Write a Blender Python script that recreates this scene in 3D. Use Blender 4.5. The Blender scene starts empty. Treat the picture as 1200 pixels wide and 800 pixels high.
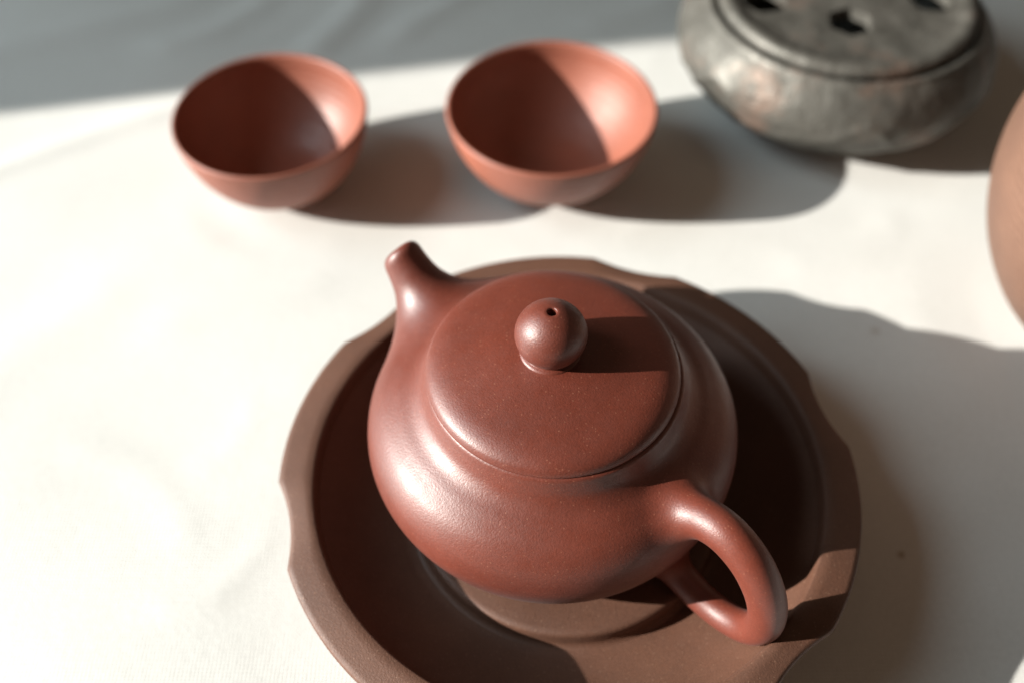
import bpy, bmesh, math, random
import numpy as np
from mathutils import Vector, Matrix

random.seed(4)
rng = np.random.default_rng(11)
S = bpy.context.scene
COL = S.collection
CM = 0.01                      # all shapes below are written in centimetres
rad = math.radians

# ------------------------------------------------------------------ camera
cam_d = bpy.data.cameras.new('camera')
cam = bpy.data.objects.new('camera', cam_d)
COL.objects.link(cam)
S.camera = cam
cam.location = (0, 0, 25 * CM)
cam.rotation_euler = (rad(90 - 51.6), 0, 0)
cam_d.sensor_width = 36.0
cam_d.lens = 35.01
cam_d.clip_start = 0.01
cam_d.clip_end = 50
cam_d.dof.use_dof = True
cam_d.dof.focus_distance = 0.2165
cam_d.dof.aperture_fstop = 6.0

# ------------------------------------------------------------------ light
SUN_AZ, SUN_EL = 10.0, 23.0          # direction the light travels in, height of the sun
world = bpy.data.worlds.new('World')
S.world = world
world.use_nodes = True
# a dim room: weak warm ambient light; the window on the left lets in the sun and pale sky light
bg = world.node_tree.nodes['Background']
bg.inputs[0].default_value = (1.0, 0.72, 0.50, 1)
bg.inputs[1].default_value = 0.040
win_d = bpy.data.lights.new('window_sky_light', 'AREA')
win_d.shape = 'RECTANGLE'
win_d.size, win_d.size_y = 2.1, 0.60
win_d.energy = 15.5
win_d.color = (0.76, 0.92, 1.0)
win = bpy.data.objects.new('window_sky_light', win_d)
COL.objects.link(win)
win.location = (-1.20, 0.25, 0.41)
win.rotation_euler = Vector((1, 0.05, -0.12)).to_track_quat('-Z', 'Z').to_euler()
sun_d = bpy.data.lights.new('sun', 'SUN')
sun_d.energy = 5.0
sun_d.angle = rad(0.53)
sun_d.color = (1.0, 0.955, 0.885)
sun = bpy.data.objects.new('sun', sun_d)
COL.objects.link(sun)
a, e = rad(SUN_AZ), rad(SUN_EL)
sun_dir = Vector((math.cos(e) * math.cos(a), math.cos(e) * math.sin(a), -math.sin(e)))
sun.rotation_euler = sun_dir.to_track_quat('-Z', 'Y').to_euler()
sun.location = (-1.5, -0.3, 0.8)
S.view_settings.view_transform = 'Standard'
S.view_settings.look = 'None'
S.view_settings.gamma = 1.0
S.view_settings.use_curve_mapping = False
S.view_settings.exposure = 1.2


# ------------------------------------------------------------------ materials
class NT:
    def __init__(self, name):
        self.m = bpy.data.materials.new(name)
        self.m.use_nodes = True
        self.t = self.m.node_tree
        self.p = self.t.nodes['Principled BSDF']
        self.co = self.n('ShaderNodeTexCoord').outputs['Object']

    def n(self, kind, **kw):
        x = self.t.nodes.new(kind)
        for k, v in kw.items():
            setattr(x, k, v)
        return x

    def link(self, a, b):
        self.t.links.new(a, b)

    def noise(self, scale, detail=4, rough=0.55, vec=None):
        x = self.n('ShaderNodeTexNoise')
        x.inputs['Scale'].default_value = scale
        x.inputs['Detail'].default_value = detail
        x.inputs['Roughness'].default_value = rough
        self.link(vec or self.co, x.inputs['Vector'])
        return x.outputs['Fac']

    def voronoi(self, scale, feature='F1', vec=None):
        x = self.n('ShaderNodeTexVoronoi', feature=feature)
        x.inputs['Scale'].default_value = scale
        self.link(vec or self.co, x.inputs['Vector'])
        return x

    def ramp(self, fac, stops):
        x = self.n('ShaderNodeValToRGB')
        el = x.color_ramp.elements
        while len(el) < len(stops):
            el.new(0.5)
        for q, (pos, c) in zip(el, stops):
            q.position = pos
            q.color = (*c, 1) if len(c) == 3 else c
        self.link(fac, x.inputs[0])
        return x.outputs[0]

    def math(self, op, a, b=None, clamp=False):
        x = self.n('ShaderNodeMath', operation=op)
        x.use_clamp = clamp
        for i, v in enumerate((a, b)):
            if v is None:
                continue
            if hasattr(v, 'is_output'):
                self.link(v, x.inputs[i])
            else:
                x.inputs[i].default_value = v
        return x.outputs[0]

    def mix(self, fac, a, b, blend='MIX'):
        x = self.n('ShaderNodeMix', data_type='RGBA', blend_type=blend)
        for s, v in ((0, fac), (6, a), (7, b)):
            if hasattr(v, 'is_output'):
                self.link(v, x.inputs[s])
            elif s == 0:
                x.inputs[0].default_value = v
            else:
                x.inputs[s].default_value = (*v, 1)
        return x.outputs[2]

    def bump(self, height, dist, strength=1.0, normal=None):
        x = self.n('ShaderNodeBump')
        x.inputs['Distance'].default_value = dist
        x.inputs['Strength'].default_value = strength
        self.link(height, x.inputs['Height'])
        if normal is not None:
            self.link(normal, x.inputs['Normal'])
        return x.outputs[0]

    def set(self, **kw):
        for k, v in kw.items():
            s = self.p.inputs[k.replace('_', ' ')]
            if hasattr(v, 'is_output'):
                self.link(v, s)
            elif isinstance(v, tuple):
                s.default_value = (*v, 1)
            else:
                s.default_value = v
        return self.m


def clay(name, base, dark, speck, rough, spec, grain=1.0, speck_amount=1.0, big=0.35, ior=1.5, sheen=0.0, rings=0.0):
    """Unglazed stoneware: soft mottling, mineral specks, fine sandy relief."""
    t = NT(name)
    mott = t.ramp(t.noise(60, 5, 0.6), [(0.3, dark), (0.72, base)])
    fine = t.ramp(t.noise(1900, 3, 0.7), [(0.3, tuple(c * 0.68 for c in base)), (0.7, tuple(c * 1.32 for c in base))])
    col = t.mix(0.5, mott, fine)
    # slow drift of tone: handling polish and old tea in the surface
    drift = t.ramp(t.noise(22, 4, 0.6), [(0.34, (0.80, 0.80, 0.82)), (0.66, (1.08, 1.07, 1.06))])
    col = t.mix(1.0, col, drift, 'MULTIPLY')
    v = t.voronoi(1500)
    sep = t.n('ShaderNodeSeparateColor')
    t.link(v.outputs['Color'], sep.inputs[0])
    few = t.math('GREATER_THAN', sep.outputs[0], 0.88)
    dot = t.math('LESS_THAN', v.outputs['Distance'], 0.26)
    m = t.math('MULTIPLY', t.math('MULTIPLY', few, dot), 0.5 * speck_amount)
    col = t.mix(m, col, speck)
    h = t.math('ADD', t.math('MULTIPLY', t.noise(2400, 2, 0.6), 0.9), t.math('MULTIPLY', t.noise(1500, 3, 0.6), 0.7))
    n1 = t.bump(h, 0.00010 * grain, 0.55)
    n2 = t.bump(t.noise(45, 3, 0.5), 0.0006 * big, 0.35, n1)
    if rings:                                    # faint throwing lines
        w = t.n('ShaderNodeTexWave', wave_type='BANDS', bands_direction='Z', wave_profile='SIN')
        w.inputs['Scale'].default_value = 110
        w.inputs['Distortion'].default_value = 2.5
        w.inputs['Detail'].default_value = 3
        t.link(t.co, w.inputs['Vector'])
        n2 = t.bump(w.outputs['Fac'], 0.00016 * rings, 0.5, n2)
    rn = t.math('ADD', t.math('MULTIPLY', t.noise(300, 4, 0.6), 0.5), t.math('MULTIPLY', t.noise(26, 3, 0.5), 0.5))
    r = t.ramp(rn, [(0.30, (rough - 0.07,) * 3), (0.70, (rough + 0.08,) * 3)])
    return t.set(Base_Color=col, Roughness=r, Normal=n2, Specular_IOR_Level=spec, IOR=ior,
                 Sheen_Weight=sheen, Sheen_Roughness=0.45)


M = {}
M['pot'] = clay('purple_clay', (0.132, 0.0255, 0.0125), (0.102, 0.0195, 0.0095), (0.27, 0.11, 0.065), 0.47, 0.70, 1.0, 0.75, sheen=0.02)
M['tray'] = clay('brown_clay', (0.104, 0.0455, 0.0265), (0.079, 0.0345, 0.020), (0.25, 0.15, 0.10), 0.60, 0.5, 1.4, 0.8)
M['cup'] = clay('red_clay', (0.25, 0.079, 0.047), (0.22, 0.068, 0.040), (0.36, 0.18, 0.11), 0.53, 0.6, 0.8, 0.4, rings=1.0)
M['jar'] = clay('tan_clay', (0.160, 0.086, 0.057), (0.138, 0.073, 0.047), (0.30, 0.18, 0.12), 0.6, 0.35, 1.6, 0.8, rings=2.0)


def bronze():
    t = NT('aged_bronze')
    n1 = t.noise(75, 6, 0.62)
    base = t.ramp(n1, [(0.28, (0.066, 0.063, 0.054)), (0.50, (0.098, 0.093, 0.080)), (0.75, (0.130, 0.122, 0.106))])
    rust = t.ramp(t.noise(38, 5, 0.65), [(0.56, (0, 0, 0)), (0.68, (1, 1, 1))])
    col = t.mix(t.math('MULTIPLY', rust, 0.3), base, (0.24, 0.11, 0.065))
    h = t.math('ADD', t.noise(130, 4, 0.6), t.math('MULTIPLY', t.voronoi(120, 'SMOOTH_F1').outputs['Distance'], 0.7))
    nb = t.bump(h, 0.0022, 0.5)
    nb = t.bump(t.noise(700, 3, 0.6), 0.0003, 0.4, nb)
    r = t.ramp(t.noise(110, 4, 0.6), [(0.3, (0.50,) * 3), (0.7, (0.66,) * 3)])
    return t.set(Base_Color=col, Metallic=0.5, Roughness=r, Normal=nb)


M['bronze'] = bronze()


def linen():
    t = NT('white_linen')
    mott = t.ramp(t.noise(14, 5, 0.6), [(0.3, (0.555, 0.552, 0.522)), (0.7, (0.598, 0.595, 0.566))])
    thread = t.ramp(t.noise(900, 2, 0.5), [(0.3, (0.93,) * 3), (0.7, (1.0,) * 3)])
    col = t.mix(1.0, mott, thread, 'MULTIPLY')
    # two small tea stains in the weave
    for (x, y, r) in ((11.70, 20.17, 0.20), (10.63, 12.36, 0.17)):
        sub = t.n('ShaderNodeVectorMath', operation='DISTANCE')
        t.link(t.co, sub.inputs[0])
        sub.inputs[1].default_value = (x * CM, y * CM, 0)
        wob = t.math('ADD', sub.outputs['Value'], t.math('MULTIPLY', t.math('SUBTRACT', t.noise(500, 3), 0.5), 0.0022))
        mask = t.math('MULTIPLY', t.math('SUBTRACT', 1.0, t.math('DIVIDE', wob, r * CM), True), 0.95)
        col = t.mix(mask, col, (0.24, 0.17, 0.11))
    w = []
    for d in ('X', 'Y'):
        x = t.n('ShaderNodeTexWave', wave_type='BANDS', bands_direction=d, wave_profile='SIN')
        x.inputs['Scale'].default_value = 310
        x.inputs['Distortion'].default_value = 1.2
        x.inputs['Detail'].default_value = 1
        x.inputs['Detail Scale'].default_value = 0.6
        t.link(t.co, x.inputs['Vector'])
        w.append(x.outputs['Fac'])
    h = t.math('ADD', t.math('MAXIMUM', w[0], w[1]), t.math('MULTIPLY', t.noise(420, 3, 0.6), 0.9))
    nb = t.bump(h, 0.00016, 0.42)
    nb = t.bump(t.noise(38, 5, 0.62), 0.0010, 0.20, nb)
    return t.set(Base_Color=col, Roughness=0.58, Specular_IOR_Level=0.7, Normal=nb,
                 Sheen_Weight=0.12, Sheen_Roughness=0.5)


M['linen'] = linen()


def plaster():
    t = NT('blocker_plaster')
    c = t.ramp(t.noise(9, 5), [(0.3, (0.50, 0.485, 0.455)), (0.7, (0.56, 0.545, 0.515))])
    return t.set(Base_Color=c, Roughness=0.85, Normal=t.bump(t.noise(220, 4), 0.001, 0.4))


M['plaster'] = plaster()


# ------------------------------------------------------------------ builders
def link_mesh(name, verts, faces, mat, parent=None, loc=None, smooth=True, sharp=None):
    me = bpy.data.meshes.new(name)
    me.from_pydata([tuple(v) for v in verts], [], [tuple(f) for f in faces])
    me.validate()
    if smooth:
        me.polygons.foreach_set('use_smooth', [True] * len(me.polygons))
    me.materials.append(mat)
    if sharp is not None:
        me.set_sharp_from_angle(angle=rad(sharp))
    me.update()
    o = bpy.data.objects.new(name, me)
    COL.objects.link(o)
    if parent:
        o.parent = parent
    if loc:
        o.location = loc
    return o


def empty(name, x, y, z, label, cat, group=None):
    o = bpy.data.objects.new(name, None)
    o.empty_display_size = 0.01
    COL.objects.link(o)
    o.location = (x * CM, y * CM, z * CM)
    o['label'] = label
    o['category'] = cat
    if group:
        o['group'] = group
    return o


def spline(pts, n=8):
    """Centripetal-free Catmull-Rom through 2-D/3-D points."""
    P = np.array(pts, float)
    P = np.vstack([2 * P[0] - P[1], P, 2 * P[-1] - P[-2]])
    out = []
    for i in range(1, len(P) - 2):
        for k in range(n):
            u = k / n
            p0, p1, p2, p3 = P[i - 1], P[i], P[i + 1], P[i + 2]
            out.append(0.5 * (2 * p1 + (p2 - p0) * u + (2 * p0 - 5 * p1 + 4 * p2 - p3) * u * u
                              + (3 * p1 - p0 - 3 * p2 + p3) * u ** 3))
    out.append(P[-2])
    return np.array(out)


def lathe(profile, seg=96, rfun=None):
    """Profile of (r, z) in cm, bottom/inside first; rfun(theta, r, z) may vary the radius."""
    V, Fc, rings = [], [], []
    for (r, z) in profile:
        if r < 1e-5:
            rings.append([len(V)])
            V.append((0, 0, z * CM))
        else:
            ring = []
            for k in range(seg):
                th = 2 * math.pi * k / seg
                rr = rfun(th, r, z) if rfun else r
                ring.append(len(V))
                V.append((rr * math.cos(th) * CM, rr * math.sin(th) * CM, z * CM))
            rings.append(ring)
    for a, b in zip(rings[:-1], rings[1:]):
        for k in range(seg):
            k2 = (k + 1) % seg
            if len(a) == 1 and len(b) == 1:
                continue
            if len(a) == 1:
                Fc.append((a[0], b[k2], b[k]))
            elif len(b) == 1:
                Fc.append((a[k], a[k2], b[0]))
            else:
                Fc.append((a[k], a[k2], b[k2], b[k]))
    return V, Fc


# ------------------------------------------------------------------ tablecloth
OBJ_SPOTS = [(1.45, 13.4, 7.6), (1.37, 27.35, 3.2), (-8.25, 27.1, 3.0), (12.2, 32.2, 5.5), (20.2, 20.9, 5.5)]
CREASES = [  # x0, y0, x1, y1, height, width : soft pressed folds in the linen (cm)
    (-26, 22.5, -8.5, 34.5, 0.10, 0.55), (-9.5, 33.5, -4.0, 45.0, 0.16, 0.8), (-5.5, 34.5, 1.5, 44.0, 0.12, 0.7),
    (-24, 33.0, -12.0, 41.0, 0.14, 1.0), (-16.0, 35.0, -9.5, 39.0, 0.10, 0.7), (2.0, 36.0, 9.0, 41.0, 0.10, 0.8),
    (-13.5, 16.5, -8.0, 12.2, 0.026, 0.6), (-9.8, 14.8, -7.2, 17.5, 0.018, 0.5), (-12.0, 19.5, -5.5, 23.5, 0.03, 0.8),
    (-10.0, 10.5, -6.0, 13.0, 0.035, 0.45), (-3.5, 23.0, 4.0, 24.2, 0.03, 0.8), (8.5, 22.8, 14.5, 25.5, 0.035, 0.8),
    (13.0, 7.0, 19.0, 11.5, 0.07, 0.8), (12.0, 14.0, 20.0, 16.5, 0.04, 0.9), (-20, 12, -12, 24, 0.06, 1.2)]


def cloth_height(x, y):
    z = np.zeros_like(x)
    for x0, y0, x1, y1, h, w in CREASES:
        dx, dy = x1 - x0, y1 - y0
        L2 = dx * dx + dy * dy
        u = ((x - x0) * dx + (y - y0) * dy) / L2
        L = math.sqrt(L2)
        d = ((x - x0) * dy - (y - y0) * dx) / L + 0.5 * np.sin(u * 5 + x0)
        fade = np.clip(np.minimum(u, 1 - u) * 4 + 0.25, 0, 1)
        z += h * fade ** 2 * np.exp(-(d / w) ** 2)
    z += 0.028 * (1 + np.sin(0.31 * x + 0.52 * y + 0.7 * np.sin(0.23 * y)))
    z += 0.015 * (1 + np.sin(-0.55 * x + 0.42 * y + 1.3 * np.sin(0.17 * x)))
    for cx, cy, r in OBJ_SPOTS:
        d = np.hypot(x - cx, y - cy)
        z *= np.clip((d - r * 0.9) / (r * 0.35), 0, 1)
    return z


def build_cloth():
    def axis(lo, hi, a, b, fine, coarse):
        return np.concatenate([np.arange(lo, a, coarse), np.arange(a, b, fine), np.arange(b, hi + coarse, coarse)])
    xs = axis(-46, 62, -27, 27, 0.22, 1.5)
    ys = axis(-12, 88, 5, 45, 0.22, 1.5)
    X, Y = np.meshgrid(xs, ys)
    Z = cloth_height(X, Y)
    V = np.stack([X, Y, Z], -1).reshape(-1, 3) * CM
    nx, ny = len(xs), len(ys)
    I = np.arange(nx * ny).reshape(ny, nx)
    Fq = np.stack([I[:-1, :-1], I[:-1, 1:], I[1:, 1:], I[1:, :-1]], -1).reshape(-1, 4)
    o = link_mesh('tablecloth', V.tolist(), Fq.tolist(), M['linen'])
    o['kind'] = 'structure'
    return o


build_cloth()

# unseen post added off-frame left, sized to shade the table's far end
ed = (-108.0, 15.6)
wv = [(ed[0] - 6, ed[1]), (ed[0], ed[1]), (ed[0], ed[1] + 20), (ed[0] - 6, ed[1] + 20)]
V = [(x * CM, y * CM, z * CM) for z in (-70, 80) for (x, y) in wv]
post = link_mesh('shade_blocker', V, [(3, 2, 1, 0), (4, 5, 6, 7), (0, 1, 5, 4), (1, 2, 6, 5), (2, 3, 7, 6), (3, 0, 4, 7)],
                 M['plaster'], smooth=False)
post['kind'] = 'structure'

# ------------------------------------------------------------------ tea tray
TX, TY = 1.44, 13.40
tray = empty('tea_tray', TX, TY, 0, 'deep round brown clay tray with scalloped rim under the teapot', 'tray')
NOTCH = [193, 137, 72, 14.5, -46, -107]
R_RIM, R_IN, Z_RIM, Z_FLOOR = 7.40, 6.50, 3.0, 1.28


def outline(th):
    dg = math.degrees(th)
    r = R_RIM
    for nd in NOTCH:
        d = abs((dg - nd + 180) % 360 - 180)
        hw = 9.6
        if d < hw:
            r -= 0.28 * (1 - (d / hw) ** 2)
        else:                                    # lobes swell a little between the notches
            pass
    return r


def rim_r(th, r, z):
    f = (r - R_IN) / (R_RIM - R_IN)
    return R_IN + (outline(th) - R_IN) * max(f, 0) if r > R_IN else r


rim_prof = [(R_IN - 0.13, 2.60), (R_IN - 0.06, 2.93), (R_IN - 0.02, 3.045), (R_IN + 0.03, 3.075), (R_IN + 0.3, 3.045),
            (R_RIM - 0.16, 2.98), (R_RIM - 0.05, 2.955), (R_RIM, 2.89), (R_RIM - 0.01, 2.74), (R_RIM - 0.06, 2.66),
            (R_RIM - 0.25, 2.58), (R_IN + 0.22, 2.45), (R_IN + 0.1, 2.2)]
V, Fc = lathe(rim_prof[::-1], 540, rim_r)
link_mesh('rim', V, Fc, M['tray'], tray)
inner = spline([(0, Z_FLOOR), (2.5, Z_FLOOR), (4.1, Z_FLOOR), (4.6, 1.36), (5.1, 1.56), (5.55, 1.84), (5.92, 2.15), (6.22, 2.45), (6.40, 2.66)], 5)
outer = spline([(6.66, 2.35), (6.58, 2.0), (6.35, 1.4), (5.9, 0.8), (5.3, 0.3), (5.0, 0.08), (4.9, 0.0), (4.5, 0.0), (4.4, 0.15), (0, 0.2)], 4)
V, Fc = lathe(list(outer[::-1]) + list(inner[::-1]), 160)
V2, F2 = lathe(list(outer[::-1]), 160)
V3, F3 = lathe([(6.66, 2.35)] + list(inner[::-1]), 160)
n0 = len(V2)
link_mesh('basin', V2 + V3, F2 + [tuple(i + n0 for i in f) for f in F3], M['tray'], tray)
ped = [(4.32, Z_FLOOR - 0.03), (4.18, Z_FLOOR + 0.015), (4.10, 1.35), (4.07, 1.45), (4.07, 1.68), (4.04, 1.76), (3.97, 1.802), (3.88, 1.81), (3.4, 1.82), (0, 1.82)]
V, Fc = lathe(ped, 128)
link_mesh('pedestal', V, Fc, M['tray'], tray)

# ------------------------------------------------------------------ teapot (one smooth surface, split into its parts)
PX, PY, PZ = 1.0, 13.93, 1.82
pot = empty('teapot', PX, PY, PZ, 'dark purple brown clay teapot with round knobbed lid standing in the tray', 'teapot')
# absolute heights, radius about the axis
BODY = [(0, 1.825), (2.75, 1.825), (2.86, 1.85), (2.95, 1.94), (3.25, 2.07), (3.70, 2.32), (4.12, 2.76), (4.42, 3.30), (4.58, 3.88), (4.58, 4.34),
        (4.46, 4.80), (4.18, 5.20), (3.78, 5.50), (3.42, 5.71), (3.19, 5.93), (3.08, 6.17), (3.03, 6.32), (3.005, 6.39), (2.955, 6.418), (0, 6.418)]
bp = np.vstack([np.array(BODY[:2]), spline(BODY[2:18], 5)[:], np.array(BODY[18:])])


def seg_dist2(P, A, B):
    d = B - A
    t = np.clip(((P - A) @ d) / (d @ d), 0, 1)
    return ((P - A - t[:, None] * d) ** 2).sum(1)


def body_table():
    """Signed distance to the body's profile, tabulated over (radius, height)."""
    R_, Z_ = np.meshgrid(np.linspace(0, 8, 401), np.linspace(0.5, 8, 376))
    Q = np.stack([R_.ravel(), Z_.ravel()], 1)
    d2 = np.full(len(Q), 1e9)
    for A, B in zip(bp[:-1], bp[1:]):
        if ((B - A) ** 2).sum() > 1e-12:
            d2 = np.minimum(d2, seg_dist2(Q, A, B))
    prof = bp[1:-1]
    rz = np.interp(Q[:, 1], prof[:, 1] + np.arange(len(prof)) * 1e-9, prof[:, 0])
    inside = (Q[:, 0] < rz) & (Q[:, 1] > bp[0, 1]) & (Q[:, 1] < bp[-1, 1])
    return (np.where(inside, -1, 1) * np.sqrt(d2)).reshape(R_.shape)


BT = body_table()


def sdf_body(P):
    u = np.clip(np.hypot(P[:, 0], P[:, 1]) / 0.02, 0, 399.999)
    v = np.clip((P[:, 2] - 0.5) / 0.02, 0, 374.999)
    i, j = u.astype(int), v.astype(int)
    fu, fv = u - i, v - j
    return (BT[j, i] * (1 - fu) + BT[j, i + 1] * fu) * (1 - fv) + (BT[j + 1, i] * (1 - fu) + BT[j + 1, i + 1] * fu) * fv


def sdf_tube(P, C, Rr):
    out = np.full(len(P), 9.0)
    lo, hi = C.min(0) - 2.2, C.max(0) + 2.2
    near = np.all((P > lo) & (P < hi), axis=1)
    Q = P[near]
    best = np.full(len(Q), 9.0)
    for i in range(len(C) - 1):
        d = C[i + 1] - C[i]
        t = np.clip(((Q - C[i]) @ d) / (d @ d), 0, 1)
        q = np.sqrt(((Q - C[i] - t[:, None] * d) ** 2).sum(1)) - (Rr[i] + t * (Rr[i + 1] - Rr[i]))
        best = np.minimum(best, q)
    out[near] = best
    return out


def smin(a, b, k):
    h = np.maximum(k - np.abs(a - b), 0) / k
    return np.minimum(a, b) - h * h * k * 0.25


def in_plane(az, pts):
    c, s = math.cos(rad(az)), math.sin(rad(az))
    return np.array([(p * c, p * s, z) for p, z in pts])


SP_AZ, HA_AZ = 135.0, -46.0
sp = spline([(2.9, 3.95, 1.18), (3.7, 4.45, 1.12), (4.30, 4.92, 0.90), (4.80, 5.42, 0.69), (5.22, 5.86, 0.575), (5.68, 6.36, 0.515)], 6)
sp_c, sp_r = in_plane(SP_AZ, sp[:, :2]), sp[:, 2]
sp_dir = sp_c[-1] - sp_c[-4]
sp_dir = sp_dir / np.linalg.norm(sp_dir)
cutn = sp_dir * 0.85 + np.array([-0.2, 0.2, -0.10])
cutn /= np.linalg.norm(cutn)
sp_tip = sp_c[-1] - sp_dir * 0.12
ha = spline([(3.70, 4.66, 0.66), (4.22, 5.10, 0.54), (4.72, 5.42, 0.485), (5.30, 5.50, 0.468), (5.92, 5.23, 0.458), (6.42, 4.68, 0.452),
             (6.73, 3.98, 0.44), (6.79, 3.25, 0.42), (6.52, 2.60, 0.40), (5.96, 2.22, 0.385), (5.25, 2.12, 0.38), (4.5, 2.30, 0.40), (3.9, 2.6, 0.5)], 6)
ha_c, ha_r = in_plane(HA_AZ, ha[:, :2]), ha[:, 2]


def sdf_spout(P):
    d = sdf_tube(P, sp_c, sp_r)
    return -smin(-d, -((P - sp_tip) @ cutn), 0.30)


def sdf_pot(P):
    b = sdf_body(P)
    return smin(smin(b, sdf_spout(P), 1.05), sdf_tube(P, ha_c, ha_r), 0.6)


def tube_mesh(C, Rr, seg=20):
    V, Fc = [], []
    up = np.array([0, 0, 1.0])
    for i in range(len(C)):
        t = C[min(i + 1, len(C) - 1)] - C[max(i - 1, 0)]
        t /= np.linalg.norm(t)
        s = np.cross(t, (math.sin(0.3), -0.2, 0.1) if abs(t @ up) > 0.98 else up)
        s /= np.linalg.norm(s)
        u = np.cross(s, t)
        for k in range(seg):
            th = 2 * math.pi * k / seg
            V.append(tuple(C[i] + Rr[i] * (math.cos(th) * s + math.sin(th) * u)))
    for i in range(len(C) - 1):
        for k in range(seg):
            k2 = (k + 1) % seg
            Fc.append((i * seg + k, i * seg + k2, (i + 1) * seg + k2, (i + 1) * seg + k))
    Fc.append(tuple(range(seg))[::-1])
    Fc.append(tuple((len(C) - 1) * seg + k for k in range(seg)))
    return V, Fc


def build_pot():
    V, Fc = [], []
    vb, fb = lathe([tuple(p) for p in bp], 96)
    vb = [tuple(c / CM for c in v) for v in vb]
    for v, f in ((vb, fb), tube_mesh(sp_c, sp_r), tube_mesh(ha_c, ha_r)):
        n = len(V)
        V += list(v)
        Fc += [tuple(i + n for i in q) for q in f]
    me = bpy.data.meshes.new('pot_source')
    me.from_pydata(V, [], Fc)
    o = bpy.data.objects.new('pot_source', me)
    COL.objects.link(o)
    md = o.modifiers.new('r', 'REMESH')
    md.mode = 'VOXEL'
    md.voxel_size = 0.066
    dg = bpy.context.evaluated_depsgraph_get()
    ev = bpy.data.meshes.new_from_object(o.evaluated_get(dg))
    bpy.data.objects.remove(o)
    bpy.data.meshes.remove(me)
    n = len(ev.vertices)
    P = np.empty(n * 3)
    ev.vertices.foreach_get('co', P)
    P = P.reshape(-1, 3)
    E = np.empty(len(ev.edges) * 2, int)
    ev.edges.foreach_get('vertices', E)
    E = E.reshape(-1, 2)
    faces = [tuple(p.vertices) for p in ev.polygons]
    bpy.data.meshes.remove(ev)
    deg = np.bincount(E.ravel(), minlength=n)[:, None]

    def grad(P):
        h = 0.012
        g = np.stack([sdf_pot(P + h * v) - sdf_pot(P - h * v) for v in np.eye(3)], 1) / (2 * h)
        return g / np.maximum(np.linalg.norm(g, axis=1), 1e-6)[:, None]

    def lap(P):
        A = np.zeros_like(P)
        np.add.at(A, E[:, 0], P[E[:, 1]])
        np.add.at(A, E[:, 1], P[E[:, 0]])
        return A / deg

    for it in range(3):
        for _ in range(3):
            P = P + 0.5 * (lap(P) - P)
        P = P - np.clip(sdf_pot(P), -0.15, 0.15)[:, None] * grad(P)
    P = P - np.clip(sdf_pot(P), -0.1, 0.1)[:, None] * grad(P)
    N = grad(P)
    for _ in range(2):                           # iron out the facets of the profile
        N = 0.5 * N + 0.5 * lap(N)
        N /= np.linalg.norm(N, axis=1)[:, None]
    # the pouring hole in the spout's cut end
    ax = P - sp_tip
    along = ax @ cutn
    radial = np.linalg.norm(ax - along[:, None] * cutn, axis=1)
    hole = (np.abs(along) < 0.12) & (radial < 0.30)
    P[hole] -= (0.9 * np.clip((0.30 - radial[hole]) / 0.09, 0, 1))[:, None] * sp_dir
    comp = np.argmin(np.stack([sdf_body(P), sdf_spout(P) - 0.02, sdf_tube(P, ha_c, ha_r) - 0.02], 1), axis=1)
    comp[hole] = 1
    groups = {0: [], 1: [], 2: []}
    for f in faces:
        groups[int(np.median(comp[list(f)]))].append(f) if len(set(comp[list(f)])) == 1 else \
            groups[int(np.bincount(comp[list(f)]).argmax())].append(f)
    off = np.array([0, 0, PZ])
    for k, name in ((0, 'body'), (1, 'spout'), (2, 'handle')):
        fs = groups[k]
        used = sorted({i for f in fs for i in f})
        mp = {i: j for j, i in enumerate(used)}
        ob = link_mesh(name, ((P[used] - off) * CM).tolist(), [tuple(mp[i] for i in f) for f in fs], M['pot'], pot)
        if len(ob.data.vertices) == len(used):
            ob.data.normals_split_custom_set_from_vertices(N[used].tolist())


build_pot()

# lid with its knob
LX, LY = -0.05, 0.0
lidp = spline([(0.55, 7.105), (1.2, 7.05), (1.8, 6.955), (2.25, 6.875), (2.52, 6.81), (2.73, 6.725), (2.88, 6.62), (2.95, 6.51), (2.964, 6.44), (2.945, 6.405)], 6)
prof = [(0, 7.125)] + [tuple(p) for p in lidp] + [(2.88, 6.395), (2.6, 6.395)]
V, Fc = lathe([(r, z - PZ) for r, z in prof[::-1]], 160)
lid = link_mesh('lid', V, Fc, M['pot'], pot, (LX * CM, LY * CM, 0.006 * CM))
KR, KZ = 0.82, 7.70
kp = [(0.72, 7.04), (0.70, 7.10), (0.66, 7.13), (0.62, 7.14), (0.60, 7.15)]
a0 = math.asin(0.60 / KR)
for i in range(1, 29):
    t = a0 + (math.pi - a0 - math.asin(0.125 / KR)) * i / 28
    kp.append((KR * math.sin(t), KZ - KR * math.cos(t) * 0.92))
zt = kp[-1][1]
kp += [(0.110, zt - 0.012), (0.103, zt - 0.05), (0.10, zt - 0.6), (0, zt - 0.62)]
V, Fc = lathe([(r, z - PZ) for r, z in kp], 72)
knob = link_mesh('knob', V, Fc, M['pot'], lid, (-0.08 * CM, 0, 0))

# ------------------------------------------------------------------ tea cups


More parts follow.
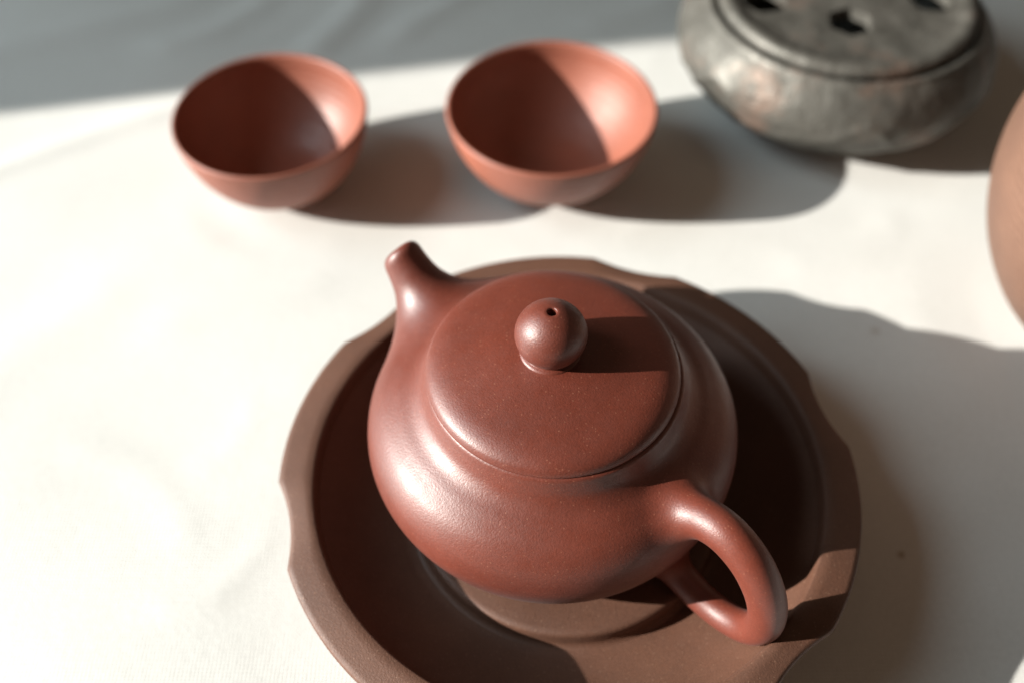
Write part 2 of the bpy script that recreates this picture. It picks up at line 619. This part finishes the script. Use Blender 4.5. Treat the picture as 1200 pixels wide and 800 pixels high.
def cup(x, y, rr, h, label, rot=0):
    root = empty('tea_cup', x, y, 0.0, label, 'cup', 'red clay tea cups behind the teapot')
    out = spline([(1.45, 0.24), (1.80, 0.40), (2.30, 0.76), (2.78, 1.26), (3.18, 1.9), (3.44, 2.58), (3.55, 3.1)], 5)
    inn = spline([(3.37, 3.12), (3.28, 2.55), (3.03, 1.93), (2.62, 1.36), (2.13, 0.89), (1.5, 0.55), (0.8, 0.42), (0, 0.40)], 5)
    lip = [(3.57, 3.20), (3.56, 3.26), (3.51, 3.30), (3.45, 3.29), (3.40, 3.24)]
    k, kz = rr / 3.57, h / 3.3
    pr = [(0, 0.2)] + [tuple(p) for p in out] + lip + [tuple(p) for p in inn]
    wob = lambda th, r, z: r * (1 + 0.0055 * math.cos(2 * th + x) + 0.003 * math.cos(3 * th + y))     # hand thrown
    V, Fc = lathe([(r * k, z * kz) for r, z in pr], 112, wob)
    link_mesh('bowl', V, Fc, M['cup'], root)
    ft = [(0, 0.1), (1.2, 0.1), (1.26, 0.02), (1.34, 0.0), (1.43, 0.015), (1.47, 0.06), (1.46, 0.2), (1.52, 0.30)]
    V, Fc = lathe([(r * k, z * kz) for r, z in ft], 96)
    link_mesh('foot', V, Fc, M['cup'], root)
    root.rotation_euler.z = rot
    return root


cup(-8.25, 27.15, 3.33, 3.3, 'small red clay cup, the one farther from the bronze burner', 0.7)
cup(1.37, 27.58, 3.66, 3.3, 'red clay cup standing between the other cup and the bronze burner', 2.1)

# ------------------------------------------------------------------ incense burner
BX, BY = 12.2, 32.45
burner = empty('incense_burner', BX, BY, 0, 'squat dark bronze incense burner with pierced lid', 'incense burner')
bo = spline([(3.3, 0.0), (3.5, 0.14), (4.1, 0.55), (4.9, 1.2), (5.55, 2.0), (5.82, 2.8), (5.72, 3.5), (5.4, 4.1), (5.2, 4.36), (5.08, 4.5), (5.0, 4.62), (4.9, 4.66), (4.78, 4.6), (4.70, 4.4)], 9)
bi = spline([(4.55, 4.3), (5.1, 3.5), (5.4, 2.7), (5.0, 1.5), (4.0, 0.7), (2, 0.5), (0, 0.5)], 4)


def relief(th, r, z):
    """Worn cast relief of rolling cloud bands round the burner's belly."""
    if r < 4.0 or not 0.7 < z < 3.7:
        return r
    w = math.sin(7 * th + 0.6) * 0.55 + 0.25 * math.sin(12 * th + 1.1)
    d1, d2 = z - 2.25 - w, z - 1.65 + 0.8 * w
    fade = min(1, (z - 0.7) / 0.6, (3.7 - z) / 0.6)
    return r + fade * (0.085 * math.exp(-(d1 / 0.20) ** 2) + 0.06 * math.exp(-(d2 / 0.16) ** 2))


V, Fc = lathe([(0, 0.0)] + [(r, z * 0.9) for r, z in bo], 300, relief)
V2, F2 = lathe([(4.70, 4.4 * 0.9)] + [(r, z * 0.9) for r, z in bi], 300)
n0 = len(V)
V, Fc = V + V2, Fc + [tuple(i + n0 for i in f) for f in F2]
link_mesh('body', V, Fc, M['bronze'], burner)
lp = [(0, 4.55), (4.50, 4.40), (4.60, 4.48), (4.66, 4.66), (4.63, 4.86), (4.50, 4.99), (4.30, 5.02), (4.10, 4.94), (3.92, 4.84), (3.0, 4.88), (1.5, 4.95), (0, 4.98)]
V, Fc = lathe([(r * 0.999, z * 0.9) for r, z in lp], 128)
blid = link_mesh('lid', V, Fc, M['bronze'], burner, sharp=50)


def cutter(cx, cy, r, rot):
    pts = []
    for k in range(48):
        t = 2 * math.pi * k / 48
        q = r * (0.95 + 0.05 * math.cos(6 * t))
        pts.append((cx + q * math.cos(t + rot), cy + q * math.sin(t + rot)))
    n = len(pts)
    V = [(x * CM, y * CM, 3.5 * CM) for x, y in pts] + [(x * CM, y * CM, 6 * CM) for x, y in pts]
    Fq = [tuple(range(n))[::-1], tuple(range(n, 2 * n))] + [(k, (k + 1) % n, n + (k + 1) % n, n + k) for k in range(n)]
    return V, Fq


CV, CF = [], []
holes = [(-0.25 + 3.1 * math.cos(rad(-90 + 72 * k)) * 1.0, 1.25 + 3.0 * math.sin(rad(-90 + 72 * k))) for k in range(0)]
holes = [(-0.25, -1.75), (-3.05, -0.35), (2.95, -0.30), (-2.0, 2.5), (1.9, 2.55)]
for hx, hy in holes:
    v, f_ = cutter(hx, hy, 0.80, math.atan2(hy, hx))
    n = len(CV)
    CV += v
    CF += [tuple(i + n for i in q) for q in f_]
co = link_mesh('cutter', CV, CF, M['bronze'], smooth=False)
co.location = (BX * CM, BY * CM, 0)
md = blid.modifiers.new('b', 'BOOLEAN')
md.object = co
md.operation = 'DIFFERENCE'
md.solver = 'EXACT'
bpy.context.view_layer.update()
ev = bpy.data.meshes.new_from_object(blid.evaluated_get(bpy.context.evaluated_depsgraph_get()))
blid.modifiers.clear()
blid.data = ev
ev.set_sharp_from_angle(angle=rad(40))
bpy.data.objects.remove(co)

# ------------------------------------------------------------------ clay jar cropped by the right edge
jar = empty('clay_jar', 20.2, 20.9, 0, 'round pale terracotta vessel at the right edge of the table', 'jar')
jp = spline([(3.3, 0.0), (3.7, 0.25), (4.7, 1.3), (5.6, 3.1), (6.0, 5.2), (5.75, 7.4), (4.9, 9.2), (3.9, 10.2), (3.2, 10.7)], 6)
V, Fc = lathe([(0, 0.0)] + [tuple(p) for p in jp], 128)
link_mesh('body', V, Fc, M['jar'], jar)
nk = spline([(3.2, 10.7), (2.9, 11.1), (2.85, 11.6), (3.05, 12.1), (3.15, 12.2), (3.05, 12.25), (2.75, 11.9), (2.6, 11.4), (2.7, 10.8), (3.2, 10.0), (4.6, 8.6), (5.5, 5.2), (4.2, 1.4), (0, 0.5)], 5)
V, Fc = lathe([tuple(p) for p in nk], 96)
link_mesh('neck', V, Fc, M['jar'], jar)
